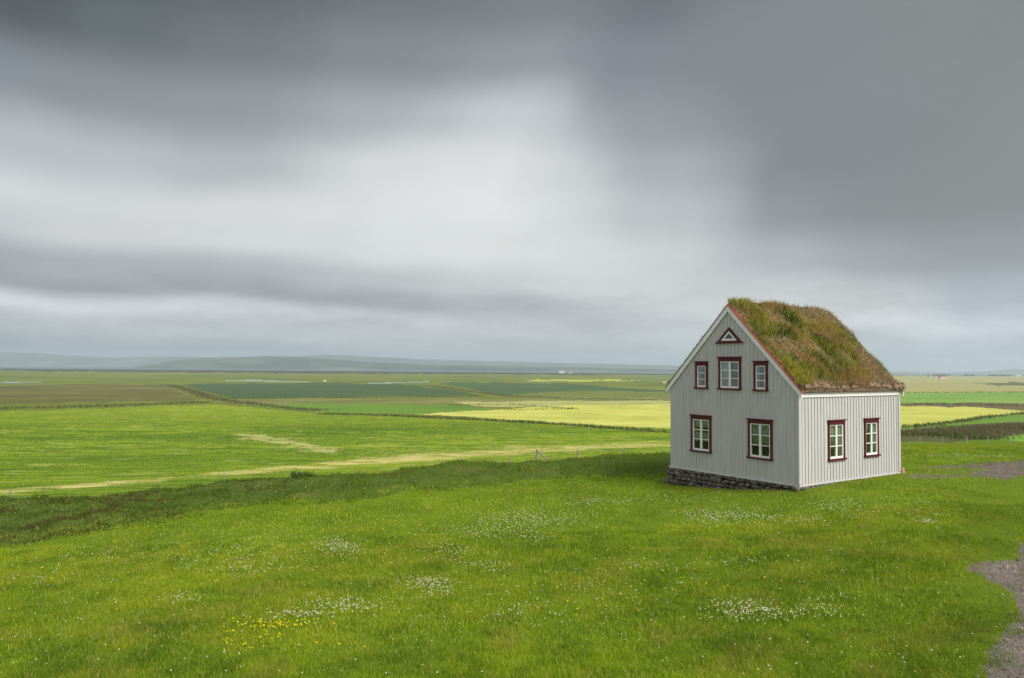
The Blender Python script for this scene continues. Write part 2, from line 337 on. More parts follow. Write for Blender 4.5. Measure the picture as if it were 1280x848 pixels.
# regions of the land, outlined as surveyed (later entries lie over earlier ones)
G = 1.0
OLIVE = [(.07, .095, .018), (.13, .16, .026), (.22, .23, .045)]
REG = [
 ('marsh', [], OLIVE, dict(s1=.006, s2=.04)),
 ('lawn', [], [(.075, .12, .008), (.11, .17, .010), (.15, .20, .016)], dict(s1=.5, s2=8, bump=.03, bscale=20)),
 ('bank_ground', [], [(.05, .085, .012), (.075, .115, .018), (.10, .12, .03)], dict(s1=.5, s2=6, bump=.08, bscale=8)),
 ('fjord', [], [(.10, .13, .14), (.13, .16, .17)], dict(s1=.001, s2=.01, bump=0)),
 # far left
 ('far_moor', [(-200, 458), (420, 462), (1000, 467), (1000, 470), (420, 467), (-200, 462)], [(.03, .035, .02), (.05, .05, .03)], dict(s1=.004, s2=.02)),
 ('brown_field', [(-250, 484), (0, 482), (205, 480), (248, 501), (0, 505), (-250, 508)], [(.075, .075, .025), (.12, .115, .035), (.17, .19, .045)], dict(s1=.012, s2=.08)),
 ('crop_field', [(226, 480), (420, 479), (520, 482), (606, 495), (400, 496.5), (289, 498.5)], [(.045, .08, .035), (.058, .10, .04), (.08, .125, .04)], dict(s1=.015, s2=.08, stripe=(R_(4), 9, .25))),
 ('crop_field', [(545, 478), (700, 479), (842, 490), (842, 492), (680, 492), (627, 495)], [(.045, .085, .035), (.065, .11, .04), (.09, .135, .04)], dict(s1=.015, s2=.08, stripe=(R_(4), 9, .25))),
 ('meadow', [(675, 491), (760, 488.5), (842, 492), (842, 500), (640, 500)], [(.09, .13, .03), (.14, .17, .04), (.18, .18, .06)], dict(s1=.02, s2=.1)),
 ('bright_strip', [(665, 474.6), (760, 474.8), (800, 476.2), (660, 477)], [(.32, .36, .05), (.42, .44, .08)], dict(s1=.01, s2=.05)),
 ('meadow', [(290, 500), (420, 497.5), (620, 498.5), (842, 498), (842, 503), (560, 505), (300, 506)], [(.10, .12, .035), (.16, .17, .05), (.22, .21, .08)], dict(s1=.03, s2=.15)),
 ('green_field', [(300, 506), (400, 504.5), (555, 506.5), (626, 513), (515, 518.5), (400, 516.5)], [(.085, .17, .025), (.115, .21, .03), (.15, .25, .035)], dict(s1=.03, s2=.2, stripe=(R_(5), 5, .2))),
 ('pale_strip', [(565, 503), (709, 501.5), (1000, 501.5), (1000, 507), (715, 511), (590, 508)], [(.22, .27, .07), (.34, .34, .12), (.40, .40, .16)], dict(s1=.03, s2=.2)),
 ('hay_field', [(520, 518), (610, 513), (715, 507), (1000, 505), (1130, 507), (1205, 508), (1290, 514.5), (1230, 521), (1128, 533.5), (1000, 539), (842, 537), (700, 529), (610, 523)], [(.28, .33, .06), (.43, .44, .09), (.56, .53, .16)], dict(s1=.05, s2=.35, stripe=(R_(12), 5, .35))),
 ('mown_field', [(-400, 512), (0, 514.5), (130, 511), (215, 506.5), (262, 506), (340, 511), (400, 518), (610, 525.5), (842, 541.5), (1000, 548), (1000, 600), (1000, 700), (-400, 760)], 'tint', {}),
 # right of the house
 ('pasture', [(1000, 470), (1400, 470), (1400, 491), (1000, 491)], [(.20, .21, .07), (.30, .28, .11), (.36, .33, .15)], dict(s1=.008, s2=.05, stripe=(R_(3), 40, .35))),
 ('dark_heath', [(1215, 479), (1400, 477.5), (1400, 482.5), (1250, 482)], [(.07, .08, .03), (.12, .12, .05)], dict(s1=.01, s2=.06)),
 ('green_strip', [(1000, 491), (1400, 490.5), (1400, 505), (1200, 505), (1000, 504)], [(.10, .20, .035), (.16, .29, .05), (.26, .36, .09)], dict(s1=.01, s2=.1, stripe=(R_(2), 22, .6))),
 ('heath', [(1126, 504), (1190, 503.5), (1400, 505.5), (1400, 514.5), (1290, 514), (1200, 508.5), (1126, 507.5)], [(.075, .075, .03), (.12, .10, .05), (.16, .13, .07)], dict(s1=.03, s2=.3)),
 ('green_strip', [(1126, 534), (1230, 521.5), (1290, 515), (1400, 514), (1400, 524), (1260, 529), (1180, 535), (1126, 538)], [(.10, .19, .03), (.15, .25, .04)], dict(s1=.05, s2=.4)),
 ('heath', [(1000, 545), (1100, 538), (1180, 534), (1260, 528), (1400, 523), (1400, 541), (1290, 542), (1235, 550), (1180, 553), (1100, 551), (1000, 553)], [(.05, .075, .025), (.085, .09, .035), (.12, .10, .055)], dict(s1=.08, s2=.6, bump=.3, bscale=1.2)),
 ('green_field', [(1240, 549), (1290, 541), (1400, 538), (1400, 552), (1290, 553)], [(.12, .24, .03), (.19, .33, .04)], dict(s1=.1, s2=.6)),
 ('river', [(-60, 477.6), (50, 477.8), (56, 478.4), (0, 479.0), (-60, 478.8)], None, {}),
 ('river', [(281, 475.6), (320, 475.2), (350, 476.6), (385, 477.4), (383, 478.3), (355, 477.9), (318, 476.6), (281, 476.7)], None, {}),
 ('river', [(460, 479), (500, 477.9), (538, 476.9), (535, 477.8), (500, 478.8), (462, 479.8)], None, {}),
 ('gravel_path', [(1240, 900), (1236, 848), (1233, 815), (1248, 797), (1266, 778), (1270, 755), (1262, 737), (1240, 722), (1212, 708), (1216, 701), (1245, 702), (1266, 703), (1276, 690), (1272, 682), (1300, 672), (1400, 660), (1600, 660), (1600, 900)], [(.09, .075, .065), (.17, .145, .125), (.26, .225, .195)], dict(s1=3, s2=30, fine=.6, bump=.05, bscale=25)),
 ('gravel_path', [(1155, 583), (1200, 580), (1262, 577), (1320, 574), (1420, 572), (1420, 596), (1290, 588), (1262, 596), (1230, 595.5), (1180, 595), (1130, 595), (1128, 590), (1165, 590), (1215, 590.5), (1250, 589.5), (1200, 586)], [(.09, .075, .065), (.14, .115, .10), (.20, .17, .13)], dict(s1=2, s2=20, fine=.5, bump=.03, bscale=15)),
]
# structured grid: columns fan out from the view point, rows get wider with distance
us = np.concatenate([np.linspace(-3, -.8, 24)[:-1], np.linspace(-.8, .8, 1100), np.linspace(.8, 3, 24)[1:]])
rowsD = [-40, -25, -15, -8, -4, 0, 2, 4, 5]
d = 6.
while d < 13300:
    rowsD.append(d)
    drop = 4.6 if d < 40 else 4.6 + 19 * min(1, (d - 40) / 400)
    dy = d * d / (F_PX * drop)
    d += max(.10, (.9 if d > 45 else 1.5) * dy) if d < 3800 else dy * 3
rowsD = np.array(rowsD); wD = np.maximum(rowsD, 6)
XX = wD[:, None] * us[None, :]; YY = np.repeat(rowsD[:, None], len(us), 1); ZZ = height(XX, YY)
nr, nc = XX.shape
cx = (XX[:-1, :-1] + XX[1:, 1:]) / 2; cy = (YY[:-1, :-1] + YY[1:, 1:]) / 2; cz = (ZZ[:-1, :-1] + ZZ[1:, 1:]) / 2
PX, PY = project(cx, np.maximum(cy, 1), cz)
wob = np.clip(60 / np.maximum(cy, 20), .06, 1)
PXw = PX + (fbm(cx * .5 * wob, cy * .5 * wob, 11) - .5) * np.where(cy < 30, 22, 6) + (fbm(cx * 3 * wob, cy * 3 * wob, 12) - .5) * np.where(cy < 30, 14, 0); PYw = PY + (fbm(cx * .6 * wob, cy * .6 * wob, 15) - .5) * np.where(cy < 30, 12, 3.0)
Dc = cy
i = np.clip(np.searchsorted(_us, np.clip(cx / np.maximum(cy, 6), _us[0], _us[-1])) - 1, 0, len(_us) - 2)
fu = (np.clip(cx / np.maximum(cy, 6), _us[0], _us[-1]) - _us[i]) / (_us[i + 1] - _us[i]); fu = fu * fu * (3 - 2 * fu)
footc = _foot[i] * (1 - fu) + _foot[i + 1] * fu
ucol = cx / np.maximum(cy, 6)
rid = np.zeros(cx.shape, int)                     # marsh
RN = [q_[0] for q_ in REG]
rid[(Dc < 200)] = RN.index('mown_field')
rid[(Dc < 200) & (cx / np.maximum(cy, 6) > .45)] = 1                                # mown field as near default
bank_far = footc + np.where(ucol < .45, 12, 0)
rid[Dc < bank_far] = 2
rid[(Dc < footc + (fbm(cx * .5, cy * .5, 21) - .5) * 1.5) | ((ucol > .5) & (Dc < 120))] = 1
rid[Dc > 3800] = 3
for k, (nm, P, c, kw) in enumerate(REG):
    if not P: continue
    far = Dc > (44 if nm in ('mown_field', 'dry_strip', 'hay_patch') else 75)
    if nm == 'gravel_path': far = (Dc < 60) & (Dc > 4)
    if nm == 'pasture' or nm == 'far_moor': far = (Dc > 200) & (Dc < 3800)
    if nm in ('mown_field', 'dry_strip'): far &= ucol < .5
    if nm == 'river': ins = inpoly(PX, PYw * .2 + PY * .8, P)
    else: ins = inpoly(PXw, PYw, P)
    rid[ins & far] = k
hill_mask = None
idx = np.arange(nr * nc).reshape(nr, nc)
quads = np.stack([idx[:-1, :-1], idx[:-1, 1:], idx[1:, 1:], idx[1:, :-1]], -1)
VV = np.stack([XX, YY, ZZ], -1).reshape(-1, 3)
def polyline_dist(px, py, L_):
    d = np.full(px.shape, 1e9)
    for (x0, y0), (x1, y1) in zip(L_[:-1], L_[1:]):
        t = np.clip(((px - x0) * (x1 - x0) + (py - y0) * (y1 - y0)) / ((x1 - x0) ** 2 + (y1 - y0) ** 2), 0, 1)
        d = np.minimum(d, np.hypot((px - x0 - t * (x1 - x0)) * .25, py - y0 - t * (y1 - y0)))
    return d
def mown_tint(W3):
    # crop colours of the mown field: fresh growth, cut swaths, dry hay left lying along the fence
    x, y = W3[:, 0], W3[:, 1]; px, py = project(x, np.maximum(y, 1), W3[:, 2]); n = len(x)
    yr = y + .10 * x + 2.5 * (fbm(x / 40, y / 40, 200) - .5) * 4
    big = fbm(x / 45, y / 30, 201, 4); sw = fbm(x / 14, yr / 1.5, 203, 4); sw2 = fbm(x / 3.5, yr / .8, 206, 3); dash = fbm(x / 4, yr / 1.1, 209, 4); gr = np.random.default_rng(5).random(n)
    c = mixc((.045, .10, .006), (.20, .28, .014), sst(.26, .74, .30 * sw + .25 * big + .25 * sw2 + .20 * gr + .02))
    lines = sst(.56, .66, fbm(x / 30, yr / 1.0, 230, 3)) * .5; c = c * (1 - lines[:, None]) + np.array((.05, .12, .01)) * lines[:, None]
    up = sst(545, 512, py) * .45; c = c * (1 - up[:, None]) + np.array((.24, .29, .02)) * up[:, None]
    d1 = sst(.60, .72, dash * .75 + big * .25) * .55; c = c * (1 - d1[:, None]) + np.array((.36, .38, .09)) * d1[:, None]
    hay = np.clip(1.25 - polyline_dist(px, py, [(310, 545), (345, 550), (372, 556), (410, 563)]) / 7, 0, 1) * 1.0
    h = sst(.66, .98, hay * .42 + fbm(x / 2.5, yr / .9, 223, 4) * .75 + .15 * gr) * .7; c = c * (1 - h[:, None]) + np.array((.46, .43, .17)) * h[:, None]
    edge = [(-300, 640), (0, 614.5), (130, 605.5), (300, 591), (400, 582), (470, 576), (600, 567), (700, 561), (842, 555), (1000, 550)]
    e = np.clip(1.3 - polyline_dist(px, py, edge) / np.interp(px, [0, 350, 600, 840], [3.5, 6.5, 8.5, 5]), 0, 1)
    dry = .9 * sst(.52, .80, e * .44 + .55 * fbm(x / 3, yr / 1.2, 213, 4) + .3 * (fbm(x / 14, yr / 4, 219) - .5) + .1 * (gr - .5)); c = c * (1 - dry[:, None]) + mixc((.34, .33, .07), (.56, .47, .19), sst(.3, .7, sw2)) * dry[:, None]
    return c
def mixc(a, b, t): return np.array(a)[None] * (1 - t[:, None]) + np.array(b)[None] * t[:, None]
M_FIELD, _nt, _N, _L, _B = mat_new('mown_grass'); _a = _N.new('ShaderNodeAttribute'); _a.attribute_name = 'tint'; _L.new(_a.outputs['Color'], _B.inputs['Base Color']); _B.inputs['Roughness'].default_value = 1; _B.inputs['Specular IOR Level'].default_value = .05
def water_mat(name, c, rough):
    M, nt, N, L, B = mat_new(name); B.inputs['Base Color'].default_value = (*c, 1); B.inputs['Roughness'].default_value = rough; B.inputs['Specular IOR Level'].default_value = .6
    tc = N.new('ShaderNodeTexCoord'); n = N.new('ShaderNodeTexNoise'); n.inputs['Scale'].default_value = .3; n.inputs['Detail'].default_value = 4; L.new(tc.outputs['Object'], n.inputs[0])
    b = N.new('ShaderNodeBump'); b.inputs['Strength'].default_value = .1; b.inputs['Distance'].default_value = .1; L.new(n.outputs[0], b.inputs['Height']); L.new(b.outputs[0], B.inputs['Normal']); return M
M_WATER = water_mat('still_water', (.25, .28, .3), .12)
for k, (nm, P, c, kw) in enumerate(REG):
    q = quads[rid == k]
    if len(q) == 0: continue
    u_, inv = np.unique(q, return_inverse=True)
    W3 = VV[u_]
    me = fast_mesh(nm, W3, faces_quad=inv.reshape(q.shape), col=mown_tint(W3) if c == 'tint' else None)
    o = link(nm, me, M_WATER if nm == 'river' else M_FIELD if c == 'tint' else ground(nm, c, **kw)); o['kind'] = 'structure'

# ------------------------------------------------------------------ far hills
def ridge(name, D0, depth, prof, mat, seed):
    xs_ = np.arange(prof[0][0], prof[-1][0] + 1, 6.); tops = np.interp(xs_, [p[0] for p in prof], [p[1] for p in prof])
    nx = len(xs_); ny = 40; V = np.zeros((ny, nx, 3))
    for j in range(ny):
        t = j / (ny - 1); D = D0 - depth / 2 + depth * t
        for i_, (a, b) in enumerate(zip(xs_, tops)):
            d_ = ray(a, b); x_ = d_[0] / d_[1] * D0; hz = ZC + d_[2] / d_[1] * D0; hz = -23 + (hz + 23) * .86
            V[j, i_] = (x_ * (D / D0), D, hz)
    s = np.sin(np.linspace(0, np.pi, ny))[:, None] ** .8
    X = V[..., 0]; Y = V[..., 1]
    n = fbm(X / 900, Y / 900, seed, 4); n2 = fbm(X / 300 + Y / 400, Y / 260, seed + 5, 4)
    h = (V[..., 2] + 23) * s * (.8 + .28 * n + .12 * n2)
    V[..., 2] = -23 + np.maximum(h, 0)
    idx_ = np.arange(nx * ny).reshape(ny, nx); q = np.stack([idx_[:-1, :-1], idx_[:-1, 1:], idx_[1:, 1:], idx_[1:, :-1]], -1).reshape(-1, 4)
    o = link(name, fast_mesh(name, V.reshape(-1, 3), faces_quad=q), mat); o['kind'] = 'structure'
    return o
M_HILL = ground('hill_heath', [(.02, .035, .03), (.05, .075, .05), (.17, .20, .10)], s1=.0011, s2=.006, bump=0)
ridge('hills', 6200, 2200, [(150, 462), (190, 456), (215, 449), (260, 445), (330, 442.5), (380, 444), (450, 450), (520, 454), (620, 457), (760, 460), (860, 462.5), (1000, 466)], M_HILL, 31)
ridge('hills', 10500, 3200, [(-900, 436), (-200, 436), (0, 437), (60, 439), (140, 446), (200, 444), (300, 446), (420, 442), (560, 449), (700, 452), (860, 457), (1000, 461), (1180, 466), (1235, 464), (1262, 461), (1300, 462), (1500, 458), (1800, 460)], M_HILL, 41)

# ------------------------------------------------------------------ haze
hz = MB(); hz.box(-15500, 15500, -3000, 13400, -26, 215)
M, nt, N, L, B = mat_new('haze'); N.remove(B); pv = N.new('ShaderNodeVolumePrincipled')
pv.inputs['Color'].default_value = (.74, .86, 1, 1); pv.inputs['Density'].default_value = 1.15e-4; pv.inputs['Anisotropy'].default_value = .2
L.new(pv.outputs[0], N['Material Output'].inputs['Volume'])
hzo = hz.build('haze', M); hzo['kind'] = 'stuff'
tag(hzo, 'pale blue haze over the distant plain and hills', 'haze')

# ------------------------------------------------------------------ grass
def blades(name, P, H, Wd, lean, col, parent=None, mat=None, simple=False, updir=None):
    n = len(P); th = rng.random(n) * 2 * np.pi; ph = rng.random(n) * 2 * np.pi
    S = np.stack([np.cos(th), np.sin(th), np.zeros(n)], 1) * (Wd / 2)[:, None]
    Ld = np.stack([np.cos(ph), np.sin(ph), np.zeros(n)], 1) * (H * lean)[:, None]
    Up = np.zeros((n, 3)); Up[:, 2] = H * np.sqrt(np.clip(1 - lean ** 2 * .5, .2, 1))
    b = P - np.array([0, 0, .01])
    if simple:
        V = np.stack([b - S, b + S, b + Up + Ld], 1).reshape(-1, 3); Fc = np.arange(n * 3).reshape(n, 3); k = 3
    else:
        mdl = b + Up * .58 + Ld * .32
        V = np.stack([b - S, b + S, mdl - S * .75, mdl + S * .75, b + Up + Ld], 1).reshape(-1, 3)
        base = (np.arange(n) * 5)[:, None, None]; Fc = (base + np.array([[0, 1, 3], [0, 3, 2], [2, 3, 4]])[None]).reshape(-1, 3); k = 5
    me = fast_mesh(name, V, faces_tri=Fc, col=np.repeat(col, k, 0), smooth=False)
    return link(name, me, mat or M_LEAF, parent)

HX, HY, HA = 9.50985, 24.85725, R_(34.53)
ca, sa = math.cos(HA), math.sin(HA)
def house_local(x, y):
    dx, dy = x - HX, y - HY; return dx * ca + dy * sa, -dx * sa + dy * ca
PATHS = [r[1] for r in REG if r[0] == 'gravel_path']
def foot_at(x, y):
    u = np.clip(x / np.maximum(y, 6), _us[0], _us[-1]); i = np.clip(np.searchsorted(_us, u) - 1, 0, len(_us) - 2)
    f = (u - _us[i]) / (_us[i + 1] - _us[i]); f = f * f * (3 - 2 * f); return _foot[i] * (1 - f) + _foot[i + 1] * f
def onpath(x, y, z, jit=0.):
    px, py = project(x, y, z); px = px + jit * rng.normal(0, 1, x.shape); py = py + jit * .35 * rng.normal(0, 1, x.shape); px = px + (fbm(x * .5, y * .5, 11) - .5) * np.where(y < 30, 22, 6) + (fbm(x * 3, y * 3, 12) - .5) * np.where(y < 30, 14, 8); py = py + (fbm(x * .6, y * .6, 15) - .5) * np.where(y < 30, 12, 3)
    r = np.zeros(x.shape, bool)
    for p in PATHS: r |= inpoly(px, py, p)
    return r
def mixc(a, b, t): return np.array(a)[None] * (1 - t[:, None]) + np.array(b)[None] * t[:, None]
def scatter(D0, D1, per_m2, umax=.78):
    area = umax * (D1 ** 2 - D0 ** 2) + 10 * (D1 - D0); n = int(area * per_m2)
    y = np.sqrt(rng.random(n) * (D1 ** 2 - D0 ** 2) + D0 ** 2); x = (rng.random(n) * 2 - 1) * (umax * y + 5)
    return x, y
def lawn_colors(x, y):
    n1 = fbm(x * .28, y * .28, 51); n2 = fbm(x * 1.3, y * 1.3, 55); n3 = fbm(x * .12 + 9, y * .12, 58); n4 = fbm(x * 4, y * 4, 57, 2); r = rng.random(len(x))
    c = mixc((.066, .140, .010), (.38, .50, .018), sst(.2, .8, n1 * .28 + n2 * .25 + n4 * .17 + r * .30))
    t = sst(.54, .72, n3 * .55 + n2 * .45) * .45; c = c * (1 - t[:, None]) + np.array((.34, .36, .03)) * t[:, None]
    t = sst(.60, .76, fbm(x * .55 + 70, y * .7, 59) * .7 + n4 * .3) * .3; c = c * (1 - t[:, None]) + np.array((.05, .14, .02)) * t[:, None]
    t = sst(.57, .70, fbm(x * .8 + 20, y * .9 + 5, 60) * .7 + n2 * .3) * .3; c = c * (1 - t[:, None]) + np.array((.30, .27, .06)) * t[:, None]
    dry = ((r * 31) % 1 < .06); c[dry] = (.50, .46, .16)
    return c
def lawn_part(D0, D1, dens, wd, hh, simple):
    x, y = scatter(D0, D1, dens); z = height(x, y)
    u, v = house_local(x, y); inside = (u > -.05) & (u < 6.3) & (v > -.05) & (v < 5.8)
    ft = foot_at(x, y); uu = x / y
    op = onpath(x, y, z, 16.); weed = (rng.random(len(x)) < .5 * sst(.55, .7, fbm(x * 2.5, y * 2.5, 64)) + .03) & (x / y < .70 + .04 * fbm(x, y, 65)); ok = ~inside & (~op | weed) & ((y < ft + .6) | ((uu > .5) & (y < 74)))
    x, y, z = x[ok], y[ok], z[ok]; n = len(x)
    c = lawn_colors(x, y)
    # worn dry rim round the house and beside the path
    u, v = house_local(x, y); dd = np.hypot(np.maximum(np.maximum(-u, u - 6.3), 0), np.maximum(np.maximum(-v, v - 5.75), 0))
    near = (1 - sst(.15, 1.0, dd)) * sst(.3, .6, fbm(x * 1.2, y * 1.2, 61)); c = c * (1 - near[:, None] * .8) + np.array((.20, .17, .06)) * near[:, None] * .8
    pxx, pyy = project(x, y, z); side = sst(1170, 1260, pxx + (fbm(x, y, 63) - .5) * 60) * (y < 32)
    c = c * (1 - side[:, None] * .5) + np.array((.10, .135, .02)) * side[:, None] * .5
    long_ = fbm(x * .7 + 40, y * .7, 66)
    near_h = 1 + .55 * sst(14, 8, y)
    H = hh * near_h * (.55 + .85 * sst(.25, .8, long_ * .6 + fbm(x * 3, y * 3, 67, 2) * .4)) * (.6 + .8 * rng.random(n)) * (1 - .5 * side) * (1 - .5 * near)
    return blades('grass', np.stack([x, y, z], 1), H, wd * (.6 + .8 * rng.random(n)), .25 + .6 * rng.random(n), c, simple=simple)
gs = [lawn_part(7, 13, 3600, .006, .095, False), lawn_part(13, 22, 1600, .009, .095, False), lawn_part(22, 75, 300, .020, .08, True)]
for o, l in zip(gs, ('short green lawn grass in the near foreground', 'green lawn grass in the middle of the lawn', 'green lawn grass round the house and along the far side of the lawn')):
    tag(o, l, 'grass', kind='stuff')
# rough tall grass on the bank
n = 300000; x = (rng.random(n) * 2 - 1) * .95; y = 20 + rng.random(n) * 25; x = x * y; ft = foot_at(x, y)
ok = (y > ft - .5 + (fbm(x, y, 71) - .5)) & (y < ft + 8) & (x / y < .5); x, y = x[ok], y[ok]
u, v = house_local(x, y); ok = ~((u > -.3) & (u < 6.5) & (v > -.3) & (v < 6.0)); x, y = x[ok], y[ok]; z = height(x, y); n = len(x)
t = fbm(x * .8, y * .8, 73); r = rng.random(n)
c = mixc((.028, .065, .006), (.11, .18, .012), sst(.3, .75, fbm(x * 2.2, y * 2.2, 77) * .5 + t * .2 + r * .3)); br = sst(.46, .62, fbm(x * .5 + 7, y * .5, 75)) * .8 * sst(5, -8, x); c = c * (1 - br[:, None]) + np.array((.085, .065, .02)) * br[:, None]
far = sst(-12, 6, x)[:, None]; c = c * (1 - far * .8) + lawn_colors(x, y) * np.array((.78, .8, .8)) * far * .8
c[r > .96] = (.28, .24, .11)
tag(blades('rough_grass', np.stack([x, y, z], 1), .05 + .26 * sst(.35, .75, fbm(x * 2.2, y * 2.2, 77)) * rng.random(n), .012 + .014 * rng.random(n), .5 + .8 * rng.random(n), c), 'long dark rough grass covering the bank behind the lawn', 'rough grass', kind='stuff')

def ditch(name, label, line, width, dens, hh, cols, wd=.14):
    pts = at([p[0] for p in line], [p[1] for p in line]); P = []
    for a, b in zip(pts[:-1], pts[1:]):
        Ls = np.linalg.norm(b - a); k = int(Ls * width * dens); t = rng.random(k)[:, None]; q = a[None] * (1 - t) + b[None] * t
        dirn = (b - a)[:2] / Ls; off = rng.normal(0, width / 2.5, k); q[:, 0] += -dirn[1] * off; q[:, 1] += dirn[0] * off; P.append(q)
    P = np.concatenate(P); P[:, 2] = height(P[:, 0], P[:, 1]); n = len(P)
    t = fbm(P[:, 0] / 9, P[:, 1] / 9, 81); r = rng.random(n); c = mixc(cols[0], cols[1], np.clip(t * .6 + r * .4, 0, 1)); br = r > .75; c[br] = cols[2]
    keep = t > .25; P, c, t = P[keep], c[keep], t[keep]; n = len(P)
    tag(blades(name, P, hh * (.4 + t) * (.5 + .8 * rng.random(n)), wd * (.6 + .8 * rng.random(n)), .2 + .5 * rng.random(n), c, simple=True), label, 'vegetation', kind='stuff')
DK = [(.05, .08, .02), (.10, .14, .035), (.20, .17, .08)]
BR = [(.08, .09, .03), (.14, .125, .055), (.20, .165, .09)]
ditch('ditch_grass', 'dark tall growth in the ditch between the green field and the yellow hay field', [(400, 518), (470, 519.5), (610, 526), (700, 531), (780, 537), (842, 542)], 3, 3.5, .85, DK, .3)
ditch('ditch_grass', 'brown growth along the far left ditch above the big green field', [(-60, 513), (0, 511), (100, 509), (200, 505), (262, 503)], 14, .8, .9, DK, .4)
ditch('ditch_grass', 'brown diagonal ditch growth between the brown field and the crop field', [(212, 481), (240, 489), (262, 497), (290, 502), (330, 507), (400, 514)], 9, .9, .55, BR, .7)
ditch('ditch_grass', 'brown diagonal ditch growth between the two dark crop fields', [(535, 482), (590, 490), (632, 495), (700, 497)], 7, .8, .55, BR, .7)
ditch('ditch_grass', 'low dark growth beside the pale strip of hay', [(560, 507), (640, 506), (720, 511.5), (626, 513)], 4, .6, .9, DK, .4)
ditch('ditch_grass', 'low brown growth across the middle of the plain', [(289, 499), (420, 497.5), (606, 496), (842, 501)], 8, .5, .7, BR, .7)
ditch('heath_shrub', 'brown and green heath growth right of the house behind the lawn', [(1060, 548), (1130, 544), (1190, 541), (1260, 534), (1330, 531)], 16, 6, .38, BR, .14)
ditch('heath_shrub', 'dark green bushy growth in the heath just right of the house', [(1100, 546), (1140, 543.5), (1175, 544.5), (1235, 550)], 5, 9, .6, DK, .16)
ditch('heath_shrub', 'thin dark growth along the far green strip right of the house', [(1126, 491.5), (1200, 491), (1300, 490.5)], 10, .12, 1.4, DK, 1.0)
ditch('heath_shrub', 'brown heath growth behind the hay field right of the house', [(1126, 505.5), (1190, 505.5), (1290, 508), (1330, 509)], 14, .5, 1.0, BR, .4)
ditch('ditch_grass', 'green tufts along the foot of the yellow hay field right of the house', [(1128, 535), (1180, 530), (1240, 521), (1290, 516)], 3, 1.5, .7, DK, .3)

# ------------------------------------------------------------------ flowers
def flowers(name, label, px, py, r, colr, hgt):
    P = at(px, py); ok = (P[:, 1] < 60) & ~onpath(P[:, 0], P[:, 1], P[:, 2]); P = P[ok]; n = len(P)
    u, v = house_local(P[:, 0], P[:, 1]); P = P[~((u > -.1) & (u < 6.4) & (v > -.1) & (v < 5.9))]; n = len(P)
    rr = r * (.7 + .6 * rng.random(n)); c = P + np.array([0, 0, hgt]) * (.7 + .6 * rng.random((n, 1)))
    o8 = np.array([[1, 0, 0], [0, 1, 0], [-1, 0, 0], [0, -1, 0], [0, 0, .8], [0, 0, -.6]]); fo = np.array([[0, 1, 4], [1, 2, 4], [2, 3, 4], [3, 0, 4], [1, 0, 5], [2, 1, 5], [3, 2, 5], [0, 3, 5]])
    V = (c[:, None] + o8[None] * rr[:, None, None]).reshape(-1, 3); Fc = ((np.arange(n) * 6)[:, None, None] + fo[None]).reshape(-1, 3)
    cc = np.array(colr)[None] * (.75 + .3 * rng.random((n, 1)))
    tag(link(name, fast_mesh(name, V, faces_tri=Fc, col=np.repeat(cc, 6, 0)), M_LEAF), label, 'flowers', kind='stuff')
def cl(L_):
    X = []; Y = []
    for (a, b, sx, sy, k) in L_:
        k = int(k * 1.3); X.append(rng.normal(a, sx * .6, k)); Y.append(rng.normal(b, sy * .6, k))
    return np.concatenate(X), np.concatenate(Y)
wx, wy = cl([(533, 731, 30, 6, 70), (545, 741, 26, 8, 50), (430, 760, 42, 9, 110), (375, 772, 30, 7, 60), (420, 685, 24, 8, 110), (432, 692, 26, 10, 50), (655, 652, 70, 12, 300), (600, 668, 60, 8, 120), (668, 676, 22, 5, 45), (560, 690, 30, 6, 60), (610, 712, 30, 8, 40),
  (745, 630, 50, 6, 90), (905, 648, 48, 9, 260), (985, 652, 60, 7, 110), (1045, 634, 30, 8, 70), (1120, 640, 70, 12, 80), (1158, 655, 14, 3, 25), (935, 767, 45, 12, 150), (1010, 770, 50, 10, 50), (1045, 752, 30, 5, 14), (330, 690, 80, 22, 130), (240, 700, 90, 18, 70), (130, 695, 60, 12, 40), (225, 752, 25, 5, 25), (300, 716, 40, 8, 40), (640, 770, 50, 12, 35), (750, 745, 120, 30, 50), (1200, 572, 50, 2.5, 90), (1260, 572, 30, 2, 40), (60, 720, 60, 20, 25), (820, 712, 60, 6, 30), (930, 706, 60, 6, 30), (50, 625, 50, 14, 22), (350, 608, 60, 8, 18), (850, 626, 60, 6, 50)])
ux = rng.uniform(-20, 1220, 520); uy = 600 + 248 * rng.random(520) ** 1.3
flowers('clover_flowers', 'white clover blossoms in loose drifts across the lawn', np.concatenate([wx, ux]), np.concatenate([wy, uy]), .0165, (.80, .79, .60), .085)
yx, yy = cl([(325, 789, 32, 10, 50), (345, 783, 24, 6, 14), (300, 808, 40, 12, 14), (375, 784, 14, 5, 12), (285, 699, 12, 5, 8), (500, 690, 90, 30, 30), (870, 730, 120, 25, 10), (740, 760, 90, 30, 14), (420, 800, 100, 30, 6), (480, 652, 60, 10, 22), (200, 740, 100, 30, 10)])
flowers('buttercup_flowers', 'small yellow buttercups scattered over the lawn', yx, yy, .021, (.85, .72, .02), .09)

